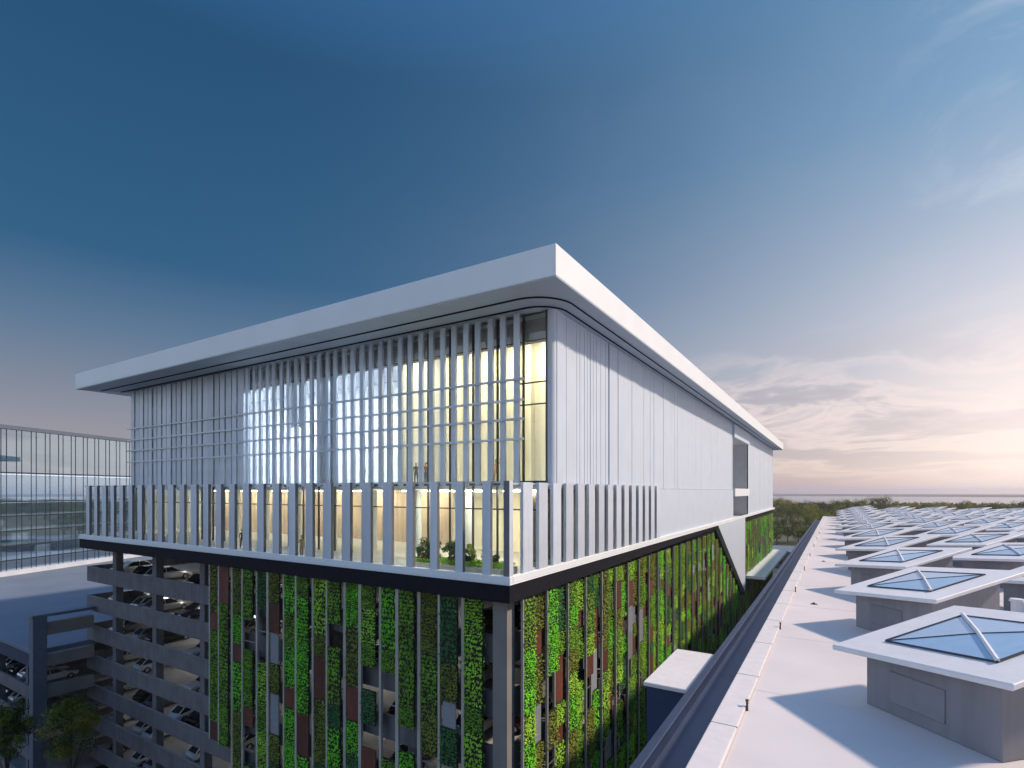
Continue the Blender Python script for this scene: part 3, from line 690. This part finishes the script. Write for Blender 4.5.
# ------------------------------------------------------------------ trees and shrubs
def crown_mesh(seed, h, r, nclump, nleaf, ls, mats, squash=.8):
    rnd = random.Random(seed); mb = MB(); cl = []
    for i in range(nclump):
        a = rnd.uniform(0, 6.28); rr = r * math.sqrt(rnd.random()) * .85; zz = rnd.uniform(-1, 1)
        k = math.sqrt(max(.1, 1 - zz * zz * .8))
        cl.append((Vector((math.cos(a) * rr * k, math.sin(a) * rr * k, h + zz * r * squash)), r * rnd.uniform(.2, .42)))
    for i in range(nleaf):
        c, cr = cl[i % nclump]
        d = Vector((rnd.gauss(0, 1), rnd.gauss(0, 1), rnd.gauss(0, .8))).normalized()
        leaf(mb, c + d * cr * rnd.uniform(.55, 1.1), d + Vector((0, 0, .5)), ls, rnd, (i % nclump) % len(mats))
    return mb.mesh('crown', mats), cl
def make_tree(name, seed, h, r, nclump, nleaf, ls, mats, label, cat='tree', group=None, tr=.2):
    E = empty(name, (0, 0, 0), label, cat, group)
    me, cl = crown_mesh(seed, h, r, nclump, nleaf, ls, mats); o = bpy.data.objects.new('crown', me); _link(o, E)
    mb = MB(); mb.bar((0, 0, 0), (0.1, 0, h * .6), tr, tr * .6, n=8); mb.bar((.1, 0, h * .6), (0, .1, h + r * .3), tr * .6, tr * .2, n=7)
    for c, cr in cl[:9]: mb.bar((.08, .02, h * .55), c, tr * .35, tr * .08, n=5)
    obj('trunk', mb, M['bark'], E, world=False)
    return E
t1 = make_tree('street_tree', 21, 12.6, 3.1, 34, 6500, .26, [M['treeleaf'], M['treedk'], M['treeleaf2']], 'leafy street tree in front of the garage, the right one of two', group='street trees')
t1.location = (-46.9, -4.3, 0)
t2 = make_tree('street_tree', 22, 13.2, 3.0, 32, 6000, .26, [M['treeleaf'], M['treedk'], M['treedk']], 'leafy street tree at the lower left edge, the left one of two', group='street trees')
t2.location = (-52.2, -7.5, 0); t1.scale = (.80, .80, .86); t2.scale = (.8, .8, .80)
protos = [make_tree('far_tree', 30 + i, 11.5 + i, 7 + i * .6, 26, 1500, 1.0, ms, 'x', group='trees beyond the hall roof', tr=.4) for i, ms in
          enumerate([[M['treedk'], M['treeleaf']], [M['treeleaf2'], M['treeleaf']], [M['treedk'], M['treeleaf2'], M['treeleaf']]])]
trnd = random.Random(8); used = [0, 0, 0]
def far_tree(px_ratio, Z, sc, lab):
    p = trnd.randrange(3)
    o = protos[p] if not used[p] else copy_tree(protos[p]); used[p] = 1
    wd = Vector((.8526, .5225, 0)) * px_ratio * Z + Vector((-.5225, .8526, 0)) * Z
    o.location = (CAM.x + wd.x, CAM.y + wd.y, 0); o.scale = (sc * trnd.uniform(.9, 1.2), sc * trnd.uniform(.9, 1.2), sc); o.rotation_euler = (0, 0, trnd.uniform(0, 6.28)); o['label'] = lab
    o['group'] = 'trees beyond the hall roof'
for k in range(60):
    far_tree(.44 + k * .0125 + trnd.uniform(-.004, .004), trnd.uniform(470, 600), trnd.uniform(.95, 1.25) + (.12 if k < 22 else 0), 'small dark tree in the distant tree line beyond the rooftops')
for k, (a, z, s) in enumerate([(.500, 330, .85), (.520, 350, .9), (.540, 335, .8), (.556, 320, .92), (.575, 345, .95), (.597, 360, .9)]):
    far_tree(a, z, s, 'olive tree standing nearer beyond the lawn, %s from the left' % nth(k + 1))
for p in range(3):
    if not used[p]: protos[p].location = (90 + p * 40, 520, 0)
mb = MB(); wr = random.Random(4)
for i in range(9000):
    a = wr.uniform(-.2, 1.5); z = wr.uniform(640, 900)
    wd = Vector((.8526, .5225, 0)) * a * z + Vector((-.5225, .8526, 0)) * z
    leaf(mb, Vector((CAM.x + wd.x, CAM.y + wd.y, wr.uniform(0, 13))), Vector((wr.gauss(0, 1), -1, wr.gauss(.4, .6))), 7.5, wr, i % 2)
tag(obj('distant_woodland', mb, [M['treedk'], M['treeleaf2']]), 'far dark band of woodland along the horizon', 'woodland', kind='stuff')
def make_shrub(name, seed, loc, r, n, mats, label):
    E = empty(name, loc, label, 'shrub', 'shrubs in the terrace planting bed')
    me, cl = crown_mesh(seed, r * .9, r, 14, n, .16, mats, .75); o = bpy.data.objects.new('foliage', me); _link(o, E)
    mb = MB()
    for c, cr in cl[:5]: mb.bar((0, 0, 0), c, .03, .01, n=5)
    obj('stem', mb, M['bark'], E, world=False)
mb = MB(); mb.box(-8.6, -1.4, 1.2, 3.2, 28.22, 28.75); pb = bevel(obj('planter_bed', mb, M['floor']), .03); tag(pb, 'low terrace planting bed behind the corner fins', 'planter')
mb = MB(); lr = random.Random(6)
for i in range(2600): leaf(mb, Vector((lr.uniform(-8.5, -1.5), lr.uniform(1.3, 3.1), 28.76 + lr.random() * .25)), Vector((lr.gauss(0, .6), lr.gauss(-.3, .6), .8)), .16, lr)
tag(obj('ground_cover', mb, GREENS[1]), 'bright green ground cover in the terrace bed', 'plants', kind='stuff')
for i, (x, y, r, n, ms, lab) in enumerate([(-7.6, 2.3, .95, 1500, [M['shrub']], 'largest dark green shrub at the left end of the terrace bed'), (-8.3, 1.9, .5, 500, [M['flower'], M['shrub']], 'small reddish shrub at the left end of the terrace bed'),
                                           (-5.9, 2.4, .85, 1200, [M['shrub']], 'rounded dark shrub left of the middle of the terrace bed'), (-4.6, 2.2, .75, 1000, [M['shrub'], GREENS[2]], 'olive and dark shrub right of the middle of the terrace bed'),
                                           (-3.1, 2.5, .6, 700, [GREENS[1], M['shrub']], 'small light green shrub near the corner of the terrace bed')]):
    make_shrub('terrace_shrub', 50 + i, (x, y, 28.75), r, n, ms, lab)

# ------------------------------------------------------------------ people
def person(loc, rot, top, legs, label, pose=0):
    V_ = {'pelvis': (0, 0, .95), 'waist': (0, .01, 1.12), 'chest': (0, 0, 1.34), 'neck': (0, 0, 1.50), 'head0': (0, -.02, 1.58), 'head': (0, -.02, 1.68), 'headt': (0, -.01, 1.75)}
    rad = {'pelvis': .15, 'waist': .125, 'chest': .145, 'neck': .055, 'head0': .075, 'head': .10, 'headt': .07}
    ed = [('pelvis', 'waist'), ('waist', 'chest'), ('chest', 'neck'), ('neck', 'head0'), ('head0', 'head'), ('head', 'headt')]
    for s, t in ((-1, 'l'), (1, 'r')):
        st = .14 * s if pose == 1 else .03 * s
        V_['hip' + t] = (.09 * s, 0, .88); V_['knee' + t] = (.11 * s, -st - .02, .5); V_['ank' + t] = (.11 * s, -st * 1.6, .09); V_['toe' + t] = (.12 * s, -st * 1.6 - .16, .035)
        for a, b in (('hip', .095), ('knee', .06), ('ank', .042), ('toe', .035)): rad[a + t] = b
        V_['sh' + t] = (.19 * s, 0, 1.42)
        if pose == 2 and s > 0: V_['el' + t] = (.36, -.1, 1.55); V_['wr' + t] = (.38, -.18, 1.80); V_['hd' + t] = (.38, -.2, 1.89)
        elif pose == 3: V_['el' + t] = (.25 * s, .03, 1.14); V_['wr' + t] = (.08 * s, -.2, 1.2); V_['hd' + t] = (.0 + .02 * s, -.24, 1.24)
        else: V_['el' + t] = (.25 * s, .03, 1.14); V_['wr' + t] = (.26 * s, -.07, .89); V_['hd' + t] = (.25 * s, -.1, .80)
        for a, b in (('sh', .062), ('el', .045), ('wr', .03), ('hd', .035)): rad[a + t] = b
        ed += [('pelvis', 'hip' + t), ('hip' + t, 'knee' + t), ('knee' + t, 'ank' + t), ('ank' + t, 'toe' + t), ('chest', 'sh' + t), ('sh' + t, 'el' + t), ('el' + t, 'wr' + t), ('wr' + t, 'hd' + t)]
    ks = list(V_); me = bpy.data.meshes.new('person'); me.from_pydata([V_[q] for q in ks], [(ks.index(a), ks.index(b)) for a, b in ed], [])
    ob = bpy.data.objects.new('tmp', me); COL.objects.link(ob)
    ob.modifiers.new('skin', 'SKIN'); sub = ob.modifiers.new('sub', 'SUBSURF'); sub.levels = sub.render_levels = 2
    for i, q in enumerate(ks): me.skin_vertices[0].data[i].radius = (rad[q], rad[q] * (.75 if q in ('chest', 'waist', 'pelvis') else 1))
    me.skin_vertices[0].data[0].use_root = True
    dg = bpy.context.evaluated_depsgraph_get(); m2 = bpy.data.meshes.new_from_object(ob.evaluated_get(dg)); bpy.data.objects.remove(ob)
    for m in (M['skin'], legs, top, M['darkf']): m2.materials.append(m)
    for p in m2.polygons:
        c = p.center; p.use_smooth = True
        far_arm = abs(c.x) > .2 and (c.z < 1.0 or c.z > 1.7)
        p.material_index = 0 if (c.z > 1.50 and abs(c.x) < .15) or far_arm else 3 if c.z < .10 else 1 if c.z < .98 else 2
    P = bpy.data.objects.new('person', m2); COL.objects.link(P); P.location = loc; P.rotation_euler = (0, 0, rot); tag(P, label, 'person')
    mb = MB(); n = 10
    for i in range(5):
        for j in range(n):
            def sp(i, j):
                th = i / 5 * 1.75; ph = j / n * 2 * math.pi
                return (.108 * math.sin(th) * math.cos(ph), .012 + .112 * math.sin(th) * math.sin(ph) * (1 if math.sin(ph) > 0 else .7), 1.675 + .115 * math.cos(th))
            mb.face([sp(i, j), sp(i + 1, j), sp(i + 1, j + 1), sp(i, j + 1)])
    obj('hair', mb, M['hair'], P, world=False)
person((-20.65, 1.8, 28.21), R(20), M['tan'], M['tan'], 'person in brown clothes standing with folded arms behind the terrace fins', 3)
person((-31, 3.2, 28.21), R(70), M['darkf'], M['darkf'], 'person in dark clothes walking along the terrace, left part', 1)
person((-5.35, 6.75, 34.03), R(10), M['orange'], M['orange'], 'person in orange clothes with raised arm at the upper window near the corner', 2)
person((-12.3, 7.1, 34.03), R(0), M['red'], M['navyf'], 'person in dark red top at the upper window, middle of the front', 0)
person((-13.5, 7.3, 34.03), R(30), M['darkf'], M['darkf'], 'person in black clothes at the upper window beside the dark red top', 0)
person((-19.3, 7.1, 34.03), R(-20), M['red'], M['darkf'], 'person in a red top behind the louvres, left of the others upstairs', 0)

# ------------------------------------------------------------------ far buildings beyond the garage
def block(name, x0, x1, y0, y1, h, m, label):
    E = empty(name, ((x0 + x1) / 2, (y0 + y1) / 2, 0), label, 'building')
    mb = MB(); mb.box(x0, x1, y0, y1, 0, h); obj('wall', mb, m, E)
    mb = MB(); mb.box(x0 - .4, x1 + .4, y0 - .4, y1 + .4, h, h + .5); obj('roof', mb, M['lowroof'], E)
    for k in range(int((x1 - x0) / 4)):
        mb = MB(); mb.box(x0 + 1 + k * 4, x0 + 3.4 + k * 4, y0 - .06, y0 - .003, 1.2, min(h - 1, 3.2)); obj('window', mb, M['carglass'], E)
block('warehouse', -40, 5, 235, 262, 6.5, M['conc'], 'long low grey warehouse beyond the far end of the garage')
block('shed', -70, -30, 310, 330, 8, M['warmwall'], 'brown shed in front of the distant trees')
